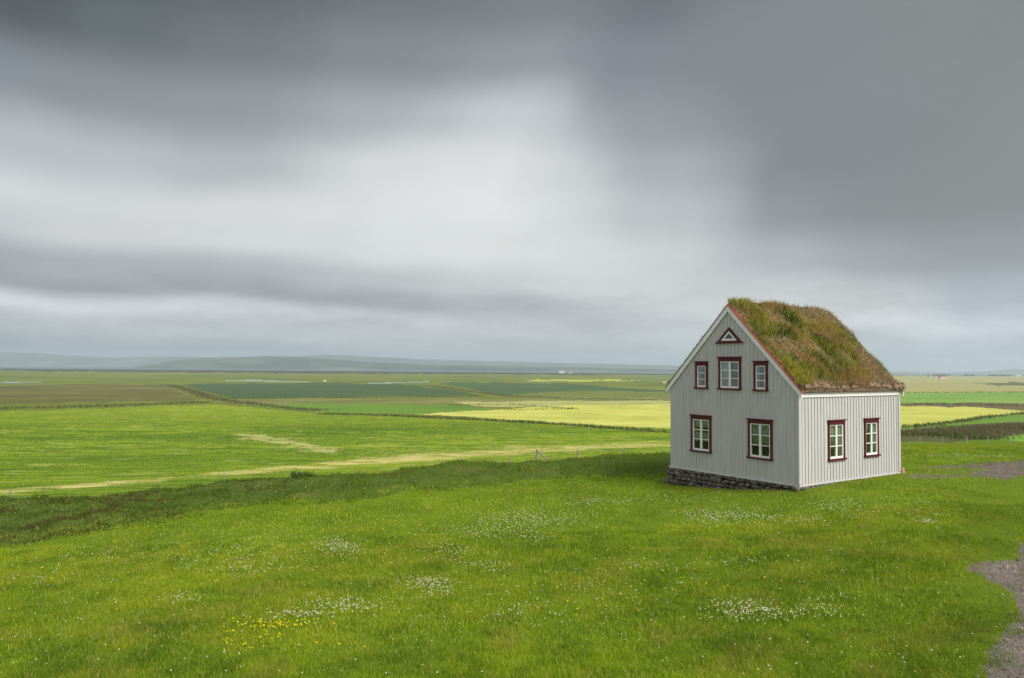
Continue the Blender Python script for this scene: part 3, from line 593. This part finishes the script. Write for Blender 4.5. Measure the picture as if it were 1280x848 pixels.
# gravel on the path
n = 26000; y = 7 + rng.random(n) ** 1.2 * 27; x = y * (.52 + rng.random(n) * .26); z = height(x, y); ok = onpath(x, y, z, 11.); x, y, z = x[ok], y[ok], z[ok]; n = len(x)
rr = (.006 + .022 * rng.random(n) ** 3) * (1 + y / 40); th = rng.random(n) * 6.28
o8 = np.array([[1, 0, 0], [0, .8, 0], [-1, 0, 0], [0, -.8, 0], [0.1, 0.1, .6], [0, 0, -.5]]); fo = np.array([[0, 1, 4], [1, 2, 4], [2, 3, 4], [3, 0, 4], [1, 0, 5], [2, 1, 5], [3, 2, 5], [0, 3, 5]])
O = o8[None] * rr[:, None, None] * (.7 + .6 * rng.random((n, 6, 1))); Ox = O[..., 0] * np.cos(th)[:, None] - O[..., 1] * np.sin(th)[:, None]; Oy = O[..., 0] * np.sin(th)[:, None] + O[..., 1] * np.cos(th)[:, None]
V = np.stack([x[:, None] + Ox, y[:, None] + Oy, z[:, None] + O[..., 2]], -1).reshape(-1, 3); Fc = ((np.arange(n) * 6)[:, None, None] + fo[None]).reshape(-1, 3)
cc = mixc((.08, .065, .06), (.38, .32, .30), rng.random(n) ** 1.5)
M_STONE = leafy('gravel_stone', 0.0, .9)
tag(link('gravel', fast_mesh('gravel', V, faces_tri=Fc, col=np.repeat(cc, 6, 0), smooth=False), M_STONE), 'loose grey gravel stones on the path', 'gravel', kind='stuff')

# ------------------------------------------------------------------ fences
M_WOOD = paint('weathered_post', (.24, .21, .19), .85, .1, 20, .3, .004)
M_PALE = paint('pale_post', (.30, .29, .27), .8, .1, 20, .2)
M_WIRE = paint('wire', (.2, .2, .2), .5, .4, 5, .1, metal=.6)
def solve_post(px, ytop, h, lo=38, hi=140):
    best = None
    d_ = ray(px, ytop); d_ = d_ / d_[1]
    for D in np.arange(lo, hi, .25):
        g = float(height(d_[0] * D, D)); e = abs(ZC + d_[2] * D - g - h)
        if best is None or e < best[0]: best = (e, d_[0] * D, D, g)
    return best[1:]
def fence(name, label, posts, h, mat, lo, hi, brace=None, r=.05):
    P = [solve_post(px, py, h, lo, hi) for px, py in posts]
    c = P[len(P) // 2]; root = empty(name, c); tag(root, label, 'fence')
    wires = MB()
    for k, (x, y, z) in enumerate(P):
        b = MB(); rr = r * (1.5 if brace == k else 1); dx, dy = random.uniform(-.04, .04), random.uniform(-.03, .03)
        b.tube((x - c[0], y - c[1], z - c[2] - .2), (x - c[0] + dx, y - c[1] + dy, z - c[2] + h), rr, rr * .85, 8)
        b.build('post', mat, root)
        if brace == k:
            b = MB(); b.tube((x - c[0] + .03, y - c[1], z - c[2] + h - .08), (x - c[0] + .03 + 1.05 * h, y - c[1] + .25, float(height(x + 1.05 * h, y + .25)) - c[2] - .05), .045, .045, 8); b.build('brace', mat, root)
        if k:
            x0, y0, z0 = P[k - 1]
            for f in (.35, .65, .92): wires.tube((x0 - c[0], y0 - c[1], z0 - c[2] + h * f), (x - c[0], y - c[1], z - c[2] + h * f), .002, .002, 4)
    wires.build('wire', M_WIRE, root)
    return root
fence('wire_fence', 'low wire fence with weathered posts and a braced corner post behind the bank', [(-40, 628), (13, 619.5), (280.5, 596), (377, 588), (449.8, 586), (514.5, 581.5), (605, 573.5), (638, 571), (671, 562.2), (722, 562.3), (778, 561.2), (827, 562), (870, 562)], 1.15, M_WOOD, 36, 90, brace=8)
fence('wire_fence', 'wire fence with pale posts crossing the grass right of the house', [(1090, 550), (1150, 548), (1178, 549), (1208.5, 549.5), (1235, 548), (1262, 546), (1300, 544)], .9, M_PALE, 55, 140, r=.05)
fence('wire_fence', 'far fence with pale posts beyond the yellow hay field', [(1140, 503.5), (1167.5, 504.5), (1189.4, 505.8), (1229.5, 506), (1275, 506)], 1.4, M_PALE, 200, 480, r=.13)

# ------------------------------------------------------------------ the house
M_WALL = paint('grey_paint', (.47, .46, .45), .6, .25, 1.8, .09)
M_WHITE = paint('white_paint', (.74, .73, .70), .5, .3, 4, .05)
M_RED = paint('dark_red_paint', (.085, .008, .009), .5, .25, 8, .15)
M_CAP = paint('red_metal_capping', (.27, .045, .042), .6, .2, 8, .12)
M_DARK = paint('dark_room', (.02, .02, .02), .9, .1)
M_ROCK = paint('basalt_stone', (.125, .112, .095), .9, .12, 4, .65, .012)
M_PEAT = paint('peat', (.02, .017, .013), .95, .05, 10, .3, .02)
M_TURF = ground('turf_soil', [(.08, .055, .035), (.18, .125, .08), (.34, .25, .17)], s1=2.5, s2=14, bump=.05, bscale=12)
M_EDGE = ground('dead_turf', [(.07, .045, .03), (.24, .165, .11), (.42, .31, .22)], s1=5, s2=26, bump=.04, bscale=20, fine=.5)
M_CURT = paint('lace_curtain', (.42, .44, .36), .9, .05, 30, .25)
def glass():
    M, nt, N, L, B = mat_new('window_glass'); N.remove(B); tr = N.new('ShaderNodeBsdfTransparent'); tr.inputs[0].default_value = (.8, .86, .82, 1)
    gl = N.new('ShaderNodeBsdfGlossy'); gl.inputs['Roughness'].default_value = .03
    lw = N.new('ShaderNodeLayerWeight'); lw.inputs[0].default_value = .5; fr = N.new('ShaderNodeMapRange'); L.new(lw.outputs['Facing'], fr.inputs[0]); fr.inputs[3].default_value = .05; fr.inputs[4].default_value = .30; ms = N.new('ShaderNodeMixShader'); L.new(fr.outputs[0], ms.inputs[0]); L.new(tr.outputs[0], ms.inputs[1]); L.new(gl.outputs[0], ms.inputs[2]); L.new(ms.outputs[0], N['Material Output'].inputs[0]); return M
M_GLASS = glass()
HL, HW = 6.24, 5.73; MID = HW / 2; APEX = 6.157; SL = 1.016
house = empty('turf_house', (HX, HY, 0), HA)
tag(house, 'grey timber house with red window trim, turf roof and stone base', 'house')
gax = lambda h, z, d: (-d, h, z)          # gable: h = local y, outward = -x
sax = lambda h, z, d: (h, -d, z)          # side: h = local x, outward = -y
bax = lambda h, z, d: (HL + d, h, z)
lax = lambda h, z, d: (h, HW + d, z)
def bxx(b, ax, h0, h1, z0, z1, d0, d1): b.poly([(h0, z0), (h1, z0), (h1, z1), (h0, z1)], ax, d0, d1)
GW = [(3.64, 4.68, .72, 2.10, 2, 3), (.98, 2.05, .73, 2.11, 2, 3), (2.28, 3.35, 3.10, 4.28, 2, 3), (3.80, 4.46, 3.10, 4.12, 1, 3), (1.16, 1.80, 3.09, 4.13, 1, 3)]
SW = [(1.59, 2.64, .73, 2.11, 2, 3), (3.82, 4.81, .73, 2.10, 2, 3)]
def roofz(y): return APEX - .10 - SL * abs(y - MID)
def wall(name, ax, length, top, wins, z0, par):
    cas = [(a + .10, b_ - .10, c + .08, d_ - .14) for a, b_, c, d_, _, _ in wins]
    br = sorted({0, length} | {v for w in cas for v in w[:2]} | ({MID} if callable(top) else set()))
    T = top if callable(top) else (lambda y: top)
    b = MB()
    for a, c in zip(br[:-1], br[1:]):
        mid = (a + c) / 2; holes = sorted([(w[2], w[3]) for w in cas if w[0] < mid < w[1]]); z = z0
        for lo, hi in holes:
            bxx(b, ax, a, c, z, lo, -.16, -.002); z = hi
        b.poly([(a, z), (c, z), (c, T(c)), (a, T(a))], ax, -.16, -.002)
    # battens over the board joints
    pitch = .178 if ax in (sax, lax) else .162; k = int(length / pitch); pitch = length / k
    for i in range(1, k):
        h = i * pitch; z = z0 + .03; wd = .026 if ax in (sax, lax) else .018
        full = sorted([(w[2], w[3]) for w in wins if w[0] - wd < h < w[1] + wd])
        for lo, hi in full + [(None, None)]:
            t_ = (lo if lo is not None else T(h) - .03)
            if t_ - z > .05: bxx(b, ax, h - wd, h + wd, z, t_, -.003, .024 if ax in (sax, lax) else .017)
            z = hi
    return b.build(name, M_WALL, par)
wall('gable_wall', gax, HW, lambda y: roofz(y) - .02, GW + [(2.24, 3.42, 4.78, 5.34, 0, 0)][:0], .0, house)
wall('side_wall', sax, HL, 3.02, SW, .0, house)
wall('gable_wall', bax, HW, lambda y: roofz(y) - .02, [], .0, house)
wall('side_wall', lax, HL, 3.02, [], .0, house)
# trim
b = MB(); bxx(b, sax, -.03, HL + .03, 2.915, 3.08, .0, .05); b.build('frieze_board', M_WHITE, house, .006)
b = MB()
b.box(-.035, .11, -.037, .0, .05, 2.93); b.box(-.037, -.001, -.034, .05, .05, 3.0)
b.build('corner_board', M_WALL, house, .004)
b = MB(); b.box(HL - .08, HL + .035, -.037, .0, .05, 2.93); b.build('corner_board', M_WALL, house, .004)
b = MB(); bxx(b, gax, -.05, HW + .05, -.03, .03, .0, .045); bxx(b, sax, -.045, HL + .04, -.03, .03, .0, .043); b.build('skirting_board', M_WALL, house, .006)
def barge(ax, sgn):
    hw = MID + .165; y0, y1 = MID, MID + sgn * hw; ze = APEX - SL * hw
    b = MB(); b.poly([(y0, APEX), (y1, ze), (y1, ze - .20), (y0, APEX - .225)], ax, .03, .075); b.build('bargeboard', M_WHITE, house, .005)
    b = MB(); b.poly([(y0, APEX + .045), (y1 + sgn * .03, ze + .015), (y1 + sgn * .03, ze - .02), (y0, APEX + .003)], ax, -.06, .10)
    b.build('roof_capping', M_CAP if sgn < 0 and ax is gax else M_WOOD, house, .004)
for s in (1, -1): barge(gax, s); barge(bax, s)
b = MB()
for s in (1, -1):
    y1 = MID + s * (MID + .01); b.poly([(MID, roofz(MID) + .08), (y1, roofz(y1) + .08), (y1, roofz(y1)), (MID, roofz(MID))], gax, .025, -HL - .025)
b.build('roof_deck', M_PEAT, house)
# windows
def curtain(ax, h0, h1, z0, z1, par, name='curtain', ph=0.):
    n = 40; V = []; Fq = []
    for i in range(n + 1):
        t = i / n; h = h0 + (h1 - h0) * t; d = -.062 - .014 * math.sin(t * 26 + ph) - .008 * math.sin(t * 61)
        V += [ax(h, z0 + .03 * abs(math.sin(t * 14 + ph)), d), ax(h, z1, d * .9)]
        if i: k = 2 * i; Fq.append((k - 2, k, k + 1, k - 1))
    me = bpy.data.meshes.new(name); me.from_pydata(V, [], Fq); o = link(name, me, M_CURT, par); s = o.modifiers.new('thick', 'SOLIDIFY'); s.thickness = .004
    for p in me.polygons: p.use_smooth = True
    return o
def window(ax, w, curts, label=None):
    a, c, z0, z1, nc_, nr_ = w
    b = MB(); cw = .085 if nc_ == 2 else .085
    bxx(b, ax, a + .03, a + .03 + cw, z0 + .05, z1 - .14, .0, .045); bxx(b, ax, c - .03 - cw, c - .03, z0 + .05, z1 - .14, .0, .045)
    bxx(b, ax, a + .03, c - .03, z1 - .14, z1 - .03, .0, .05); bxx(b, ax, a, c, z1 - .03, z1 + .01, .0, .10); bxx(b, ax, a + .015, c - .015, z1 - .155, z1 - .14, .0, .06)
    o = b.build('window', M_RED, house, .004)
    if label: o['label'] = label
    b = MB(); bxx(b, ax, a, c, z0 - .01, z0 + .05, .0, .09); b.build('sill', M_RED, o, .004)
    h0, h1, y0, y1 = a + .03 + cw, c - .03 - cw, z0 + .05, z1 - .155
    b = MB(); f = .045; d0, d1 = -.03, .022
    bxx(b, ax, h0, h0 + f, y0, y1, d0, d1); bxx(b, ax, h1 - f, h1, y0, y1, d0, d1); bxx(b, ax, h0 + f, h1 - f, y1 - f, y1, d0, d1); bxx(b, ax, h0 + f, h1 - f, y0, y0 + f * 1.6, d0, d1)
    cells = [(h0 + f, h1 - f)]
    if nc_ == 2:
        m_ = (h0 + h1) / 2; bxx(b, ax, m_ - .04, m_ + .04, y0 + f * 1.6, y1 - f, d0, d1 + .006); cells = [(h0 + f, m_ - .04), (m_ + .04, h1 - f)]
    zz0, zz1 = y0 + f * 1.6, y1 - f
    for k in range(1, nr_):
        zk = zz0 + (zz1 - zz0) * k / nr_
        for (p, q) in cells: bxx(b, ax, p, q, zk - .014, zk + .014, d0 + .01, d1 - .008)
    b.build('sash', M_WHITE, o, .003)
    for (p, q) in cells:
        b = MB(); bxx(b, ax, p, q, zz0, zz1, -.02, -.014); b.build('pane', M_GLASS, o)
    for (f0, f1, g0, g1) in curts:
        curtain(ax, h0 + (h1 - h0) * f0, h0 + (h1 - h0) * f1, y0 + (y1 - y0) * g0, y0 + (y1 - y0) * g1, o, ph=f0 * 9)
window(gax, GW[0], [(.05, .95, .72, .98), (.05, .95, .28, .58)])
window(gax, GW[1], [(.05, .95, .34, .98)])
window(gax, GW[2], [(.52, .96, .05, .98)])
window(gax, GW[3], [(.7, .98, .05, .98)])
window(gax, GW[4], [(.75, .98, .05, .98)])
window(sax, SW[0], [(.05, .48, .36, .98), (.5, .95, .05, .98)])
window(sax, SW[1], [(.05, .35, .7, .98), (.55, .95, .05, .98)])
# triangular attic window
tri = lambda w, z0, z1: [(MID - .04 - w, z0), (MID - .04 + w, z0), (MID - .04, z1)]
def frame_tri(name, mat, wo, zo0, zo1, wi, zi0, zi1, d0, d1, par):
    O, I = tri(wo, zo0, zo1), tri(wi, zi0, zi1); b = MB()
    for i in range(3):
        j = (i + 1) % 3; b.hexa([gax(*O[i], d0), gax(*O[j], d0), gax(*I[j], d0), gax(*I[i], d0), gax(*O[i], d1), gax(*O[j], d1), gax(*I[j], d1), gax(*I[i], d1)])
    return b.build(name, mat, par)
tw = frame_tri('window', M_RED, .55, 4.82, 5.36, .38, 4.87, 5.235, .0, .065, house); tw['label'] = 'small triangular attic window'
b = MB(); bxx(b, gax, MID - .65, MID + .57, 4.775, 4.822, .0, .09); b.build('sill', M_RED, tw, .004)
frame_tri('sash', M_WHITE, .378, 4.872, 5.233, .21, 4.945, 5.14, .0, .048, tw)
b = MB(); b.poly(tri(.22, 4.945, 5.145), gax, .026, .032); b.build('pane', paint('dark_glass', (.015, .015, .018), .05, .8, 3, .05), tw)
# room behind the windows
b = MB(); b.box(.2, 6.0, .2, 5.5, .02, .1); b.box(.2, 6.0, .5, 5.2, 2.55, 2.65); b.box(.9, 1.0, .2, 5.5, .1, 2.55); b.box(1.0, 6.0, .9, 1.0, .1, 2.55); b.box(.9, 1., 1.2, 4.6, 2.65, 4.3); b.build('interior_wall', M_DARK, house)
# stone base
def stones(ax, length, gfun, seed, top=-.03):
    rs = random.Random(seed); b = MB(); z = top
    import bmesh
    bm = bmesh.new()
    h = 0; row = 0
    zrow = top
    while zrow > -1.0:
        rh = rs.uniform(.11, .20); h = -.08 - rs.uniform(0, .2)
        while h < length + .05:
            w = rs.uniform(.13, .46) if rs.random() > .25 else rs.uniform(.08, .14); hc = h + w / 2
            if zrow - rh * .0 > gfun(min(max(hc, 0), length)) - .14:
                r_ = bmesh.ops.create_icosphere(bm, subdivisions=2, radius=.5); jit = rs.uniform(-.035, .035); hh = rh * rs.uniform(.7, 1.3); sl = rs.uniform(-.28, .28)
                for v in r_['verts']:
                    q = v.co.copy(); m_ = max(abs(q.x), abs(q.y), abs(q.z)); q = q * (.72 + .28 * (.5 / max(m_, .2)))
                    q.x = math.copysign(abs(q.x) ** .8 * .87, q.x); q.z = math.copysign(abs(q.z) ** .8 * .87, q.z)
                    nz = (math.sin(q.x * 9 + hc * 40) + math.sin(q.z * 11 + hc * 23 + q.y * 7)) * .03
                    hx = hc + q.x * w * 1.02 + nz * w * .6; zz = zrow - rh / 2 + q.z * hh * 1.06 + q.x * w * sl + nz * hh + jit * .4; dd = -.07 + q.y * .24 + jit
                    v.co = Vector(ax(hx, zz, dd))
            h += w
        zrow -= rh
    me = bpy.data.meshes.new('foundation'); bm.to_mesh(me); bm.free()
    for p in me.polygons: p.use_smooth = True
    return me
def gg(y): X, Y = HX - sa * y, HY + ca * y; return float(height(X - .05, Y))
def gs_(x): X, Y = HX + ca * x, HY + sa * x; return float(height(X, Y - .05))
fo_ = link('foundation', stones(gax, HW, gg, 3), M_ROCK, house); link('foundation', stones(sax, HL, gs_, 5), M_ROCK, house)
b = MB(); b.box(.06, HL - .06, .06, HW - .06, -1.3, -.03); b.build('foundation_core', M_PEAT, house)
# turf roof
def turf_z(y): return APEX - SL * np.abs(y - MID)
def bare(x, s):      # 0 grassy .. 1 bare soil / dead grass ; s = 0 ridge .. 1 eave
    n = fbm(x * .9, s * 3.2, 91, 3); return np.clip(sst(.42, .62, n + .22 * sst(2.6, 6, x) * (1 - s * .3) + .22 * sst(.88, .97, s) + .12 * sst(2.0, 5, x) - .24 + .10 * (fbm(x * 4, s * 14, 93, 2) - .5)), 0, 1)
nx, ns = 130, 90; V = []
half = MID + .17
for side in (-1, 1):
    xs_ = np.linspace(-.02, HL + .06, nx); ss = np.linspace(0, 1, ns); X, S = np.meshgrid(xs_, ss, indexing='ij')
    Y = MID + side * S * half; lump = fbm(X * 2.2, S * 9 + 20 * side, 95, 4); edge = np.minimum(np.minimum((X + .02) / .25, (HL + .06 - X) / 1.1), 1)
    Z = turf_z(Y) + .02 + (.02 + .17 * lump) * np.clip(edge, .0, 1) - .03 * bare(X, S) + .035
    n0 = len(V); V += list(np.stack([X, Y, Z], -1).reshape(-1, 3))
    # underside
    V += list(np.stack([X, Y, turf_z(Y) + .03], -1).reshape(-1, 3))
V = np.array(V); Fq = []
per = nx * ns
for k in range(2):
    for lay in range(2):
        idx_ = (np.arange(per) + (2 * k + lay) * per).reshape(nx, ns)
        Fq.append(np.stack([idx_[:-1, :-1], idx_[1:, :-1], idx_[1:, 1:], idx_[:-1, 1:]], -1).reshape(-1, 4))
    top = (np.arange(per) + 2 * k * per).reshape(nx, ns); bot = top + per
    for a_, b_ in ((top[0], bot[0]), (top[-1], bot[-1]), (top[:, -1], bot[:, -1])):
        Fq.append(np.stack([a_[:-1], a_[1:], b_[1:], b_[:-1]], -1))
roof = link('roof', fast_mesh('roof', V, faces_quad=np.concatenate(Fq)), M_TURF, house)
# rolled turf edge over the eaves
for side in (-1, 1):
    nx, na = 420, 20; xs_ = np.linspace(.07, HL + .10, nx); an = np.linspace(0, 2 * np.pi, na, endpoint=False); X, A_ = np.meshgrid(xs_, an, indexing='ij')
    lob = np.abs(np.sin(X * 11 + 2.5 * fbm(X * 1.5, X * 0, 97))) ** .5; r_ = .07 + .04 * lob + .13 * (fbm(X * 4, np.cos(A_) * 1.2 + 3, 99, 4) - .5) + .05 * (fbm(X * 14, np.sin(A_) * 2 + 5, 98, 2) - .5)
    yc = MID + side * (half - .09); zc_ = APEX - SL * half + .185
    Y = yc + side * r_ * 1.15 * np.cos(A_); Z = zc_ + r_ * np.sin(A_) * 1.05 + .03 * np.sin(X * 1.9)
    idx_ = np.arange(nx * na).reshape(nx, na); q = np.stack([idx_[:-1], idx_[1:], np.roll(idx_, -1, 1)[1:], np.roll(idx_, -1, 1)[:-1]], -1).reshape(-1, 4)
    link('turf_edge', fast_mesh('turf_edge', np.stack([X, Y, Z], -1).reshape(-1, 3), faces_quad=q), M_EDGE, roof)
b = MB(); b.box(-.02, HL + .12, -.12, -.0, 3.085, 3.11); b.build('eave_board', M_RED, house, .003)
# grass on the roof
def roof_grass(side, n, name):
    x = rng.random(n) * (HL + .1) - .03; s = rng.random(n); bb = bare(x, s)
    keep = rng.random(n) > bb * .45; x, s, bb = x[keep], s[keep], bb[keep]; n = len(x)
    y = MID + side * s * half; lump = fbm(x * 2.2, s * 9 + 20 * side, 95, 4); z = turf_z(y) + .035 + .17 * lump * np.clip((HL + .06 - x) / 1.1, 0, 1)
    r = rng.random(n); k1 = fbm(x * 1.1 + 3, s * 4.5, 101, 3); k2 = fbm(x * 1.6 + 31, s * 5.5, 105, 3)
    c = mixc((.032, .075, .010), (.44, .40, .045), sst(.32, .74, k1 * .45 + fbm(x * 5, s * 20, 107, 2) * .2 + r * .35))
    rust = sst(.46, .62, k2 * .75 + r * .2 + .05 * sst(1, 5, x)) * .8; c = c * (1 - rust[:, None]) + np.array((.42, .25, .09)) * rust[:, None]
    c = c * (1 - bb[:, None] * .8) + mixc((.20, .135, .08), (.62, .46, .30), r ** 1.2) * bb[:, None] * .8
    st = r > .93; c[st] = (.50, .44, .18)
    H = (.10 + .17 * sst(.35, .7, fbm(x * 1.4 + 50, s * 6, 109)) * (1 - bb * .5)) * (.5 + .9 * rng.random(n)); H[st] *= 1.35; H = np.where(x < .12, H * .6, H)
    return blades(name, np.stack([x, y, z], 1), H, .010 + .012 * rng.random(n), .25 + .6 * rng.random(n), c, roof)
roof_grass(-1, 80000, 'roof_grass'); roof_grass(1, 14000, 'roof_grass')
# hanging fringe of dead grass along the eave and seed stalks on the ridge
n = 16000; x = rng.random(n) * (HL + .12) - .05; y = -.13 - .10 * rng.random(n) + .05; z = APEX - SL * half + .05 + .24 * rng.random(n)
c = mixc((.13, .085, .05), (.50, .37, .25), rng.random(n))
blades('roof_fringe', np.stack([x, y, z], 1), .03 + .06 * rng.random(n), .012 + .01 * rng.random(n), .5 + .9 * rng.random(n), c, roof)
n = 500; x = .1 + rng.random(n) * 5.6; x = x[fbm(x * 2, x * 0, 113) > .5]; n = len(x); y = MID + rng.normal(0, .25, n); z = turf_z(y) + .14
_st = blades('roof_stalk', np.stack([x, y, z], 1), .18 + .25 * rng.random(n), np.full(n, .010), .2 + .5 * rng.random(n), np.tile((.42, .36, .18), (n, 1)), roof); _st['kind'] = 'stuff'

# things by the house
def local(x, y, z): return (HX + ca * x - sa * y, HY + sa * x + ca * y, z)
root = empty('brick_block', local(HL + .12, -.02, float(height(*local(HL + .12, 0, 0)[:2]))), HA); tag(root, 'small pinkish brick block at the far foot of the side wall', 'brick')
b = MB(); b.box(-.09, .09, -.08, .08, -.1, .12); b.box(-.07, .08, -.07, .07, .12, .2); b.build('brick', paint('pink_brick', (.45, .22, .15), .85, .1, 18, .2, .005), root, .012)
pot = empty('pot_plant', local(.12, 1.22, .83), HA); tag(pot, 'small green plant in a pale pot inside the lower right gable window', 'pot plant')
b = MB(); b.tube((0, 0, 0), (0, 0, .10), .04, .055, 12); b.build('pot', M_WHITE, pot, smooth=False)
n = 70; P = rng.normal(0, .02, (n, 3)); P[:, 2] = .1
blades('leaves', P, .08 + .1 * rng.random(n), np.full(n, .03), .5 + .6 * rng.random(n), np.tile((.06, .16, .03), (n, 1)), pot)

# bush by the fence, left of centre
def bush(px, py, D, h, w, label, seed, col=((.03, .06, .015), (.09, .14, .03))):
    d_ = ray(px, py); d_ = d_ / d_[1]; x0, y0 = d_[0] * D, D; g = float(height(x0, y0)); rt = empty('bush', (x0, y0, g)); tag(rt, label, 'bush')
    b = MB(); r2 = random.Random(seed)
    for k in range(7):
        b.tube((0, 0, -.05), (r2.uniform(-w, w) * .4, r2.uniform(-w, w) * .4, h * r2.uniform(.5, .85)), .02, .006, 5)
    b.build('stem', M_WOOD, rt)
    n = 2600; P = rng.normal(0, 1, (n, 3)); cc_ = rng.integers(0, 7, n); ctr = np.array([[r2.uniform(-w, w) * .5, r2.uniform(-w, w) * .5, h * r2.uniform(.3, .8)] for _ in range(7)])
    P = ctr[cc_] + P * np.array([w * .2, w * .2, h * .12]); P[:, 2] = np.clip(P[:, 2], .02, None)
    blades('foliage', P, .05 + .09 * rng.random(n), .04 + .03 * rng.random(n), .6 + .7 * rng.random(n), mixc(col[0], col[1], rng.random(n)), rt)
sp = solve_post(375, 584, 1.2, 36, 90); bush(375, 584, sp[1], 1.0, .9, 'dark leafy bush beside the fence post left of centre', 5)

# ------------------------------------------------------------------ far farms, bales and trees
M_FWALL = paint('far_white_wall', (.65, .63, .6), .8, .1, .5, .05); M_FROOF = paint('far_roof', (.25, .10, .08), .8, .1, .5, .1); M_GREY = paint('far_grey_roof', (.2, .2, .22), .8, .1, .5, .1); M_PINK = paint('far_pink_wall', (.62, .42, .36), .8, .1, .5, .05)
M_WIN = paint('far_window', (.03, .03, .04), .2, .5)
def farm(px, py, w, dp, h, wallm, roofm, label, rz=0.):
    p = at(px, py)[0]; rt = empty('farm_building', tuple(p), rz); tag(rt, label, 'farm building')
    b = MB(); b.box(-w / 2, w / 2, -dp / 2, dp / 2, -1, h); b.build('wall', wallm, rt)
    b = MB(); b.poly([(-dp / 2 - .4, h), (dp / 2 + .4, h), (0, h + dp * .42)], lambda a, z, d: (d, a, z), -w / 2 - .3, w / 2 + .3); b.build('roof', roofm, rt)
    for k in range(3):
        b = MB(); cx_ = -w / 3 + k * w / 3; b.box(cx_ - .7, cx_ + .7, -dp / 2 - .05, -dp / 2 + .05, h * .4, h * .75); b.build('window', M_WIN, rt)
farm(1178, 473.6, 22, 10, 5, M_PINK, M_FROOF, 'pinkish farmhouse with red roof on the plain right of the turf house', .2)
farm(1169, 473.2, 10, 8, 3, M_FWALL, M_GREY, 'low white shed left of the pinkish farmhouse', -.1)
farm(830, 479.3, 3.5, 2.5, 1.4, M_FWALL, M_FWALL, 'tiny white shed on the plain just left of the turf house', .1)
farm(406, 477.4, 3.5, 2.5, 1.3, M_FWALL, M_FWALL, 'tiny white shed beside the river on the left plain', .1)
farm(702, 466.6, 26, 12, 8, M_FWALL, M_GREY, 'far white farm building at the edge of the plain in the centre', .1)
farm(713, 466.9, 14, 9, 6, M_FWALL, M_FROOF, 'small far white barn next to the central white farm', -.2)
farm(1272, 470.8, 24, 12, 7, M_FWALL, M_GREY, 'far grey roofed farm at the right edge of the plain', -.1)
def tree(px, py, h, w, label, group, seed):
    p = at(px, py)[0]; rt = empty('tree', tuple(p)); tag(rt, label, 'tree', group)
    r2 = random.Random(seed); b = MB(); b.tube((0, 0, -.5), (0, 0, h * .6), h * .035, h * .015, 6)
    for k in range(5): a_ = r2.uniform(0, 6.28); b.tube((0, 0, h * r2.uniform(.3, .5)), (math.cos(a_) * w * .3, math.sin(a_) * w * .3, h * r2.uniform(.55, .8)), h * .012, h * .004, 5)
    b.build('trunk', M_WOOD, rt)
    n = 900; ctr = np.array([[r2.uniform(-w, w) * .35, r2.uniform(-w, w) * .35, h * r2.uniform(.35, .85)] for _ in range(8)])
    P = ctr[rng.integers(0, 8, n)] + rng.normal(0, 1, (n, 3)) * np.array([w * .15, w * .15, h * .09])
    blades('crown', P, h * (.05 + .08 * rng.random(n)), h * (.04 + .04 * rng.random(n)), .7 + .6 * rng.random(n), mixc((.02, .04, .015), (.05, .08, .025), rng.random(n)), rt)
tree(1160, 471.6, 8, 6, 'lone small dark tree left of the pinkish farmhouse on the horizon', None, 1)
sp_ = [(1167, 471.2), (1169.5, 471), (1172, 471.2), (1174.5, 471), (1177, 471), (1180, 471), (1183, 470.8), (1186, 470.4)]
for k, (a, c_) in enumerate(sp_): tree(a, c_, 9 + k % 3, 9, 'dark tree in the shelter row right behind the pinkish farmhouse', 'trees behind the pinkish farmhouse', k)
for k, a in enumerate([1206, 1208.5, 1211, 1214, 1216.5]): tree(a, 471, 9 + k % 2, 9, 'dark tree in the middle shelter row on the right horizon', 'trees in the middle row on the right horizon', k + 20)
for k, a in enumerate([1237, 1240, 1243, 1246, 1250, 1254, 1258, 1262]): tree(a, 471.2, 9 + k % 3, 10, 'dark tree in the long row near the right edge of the horizon', 'trees in the long row near the right edge', k + 40)
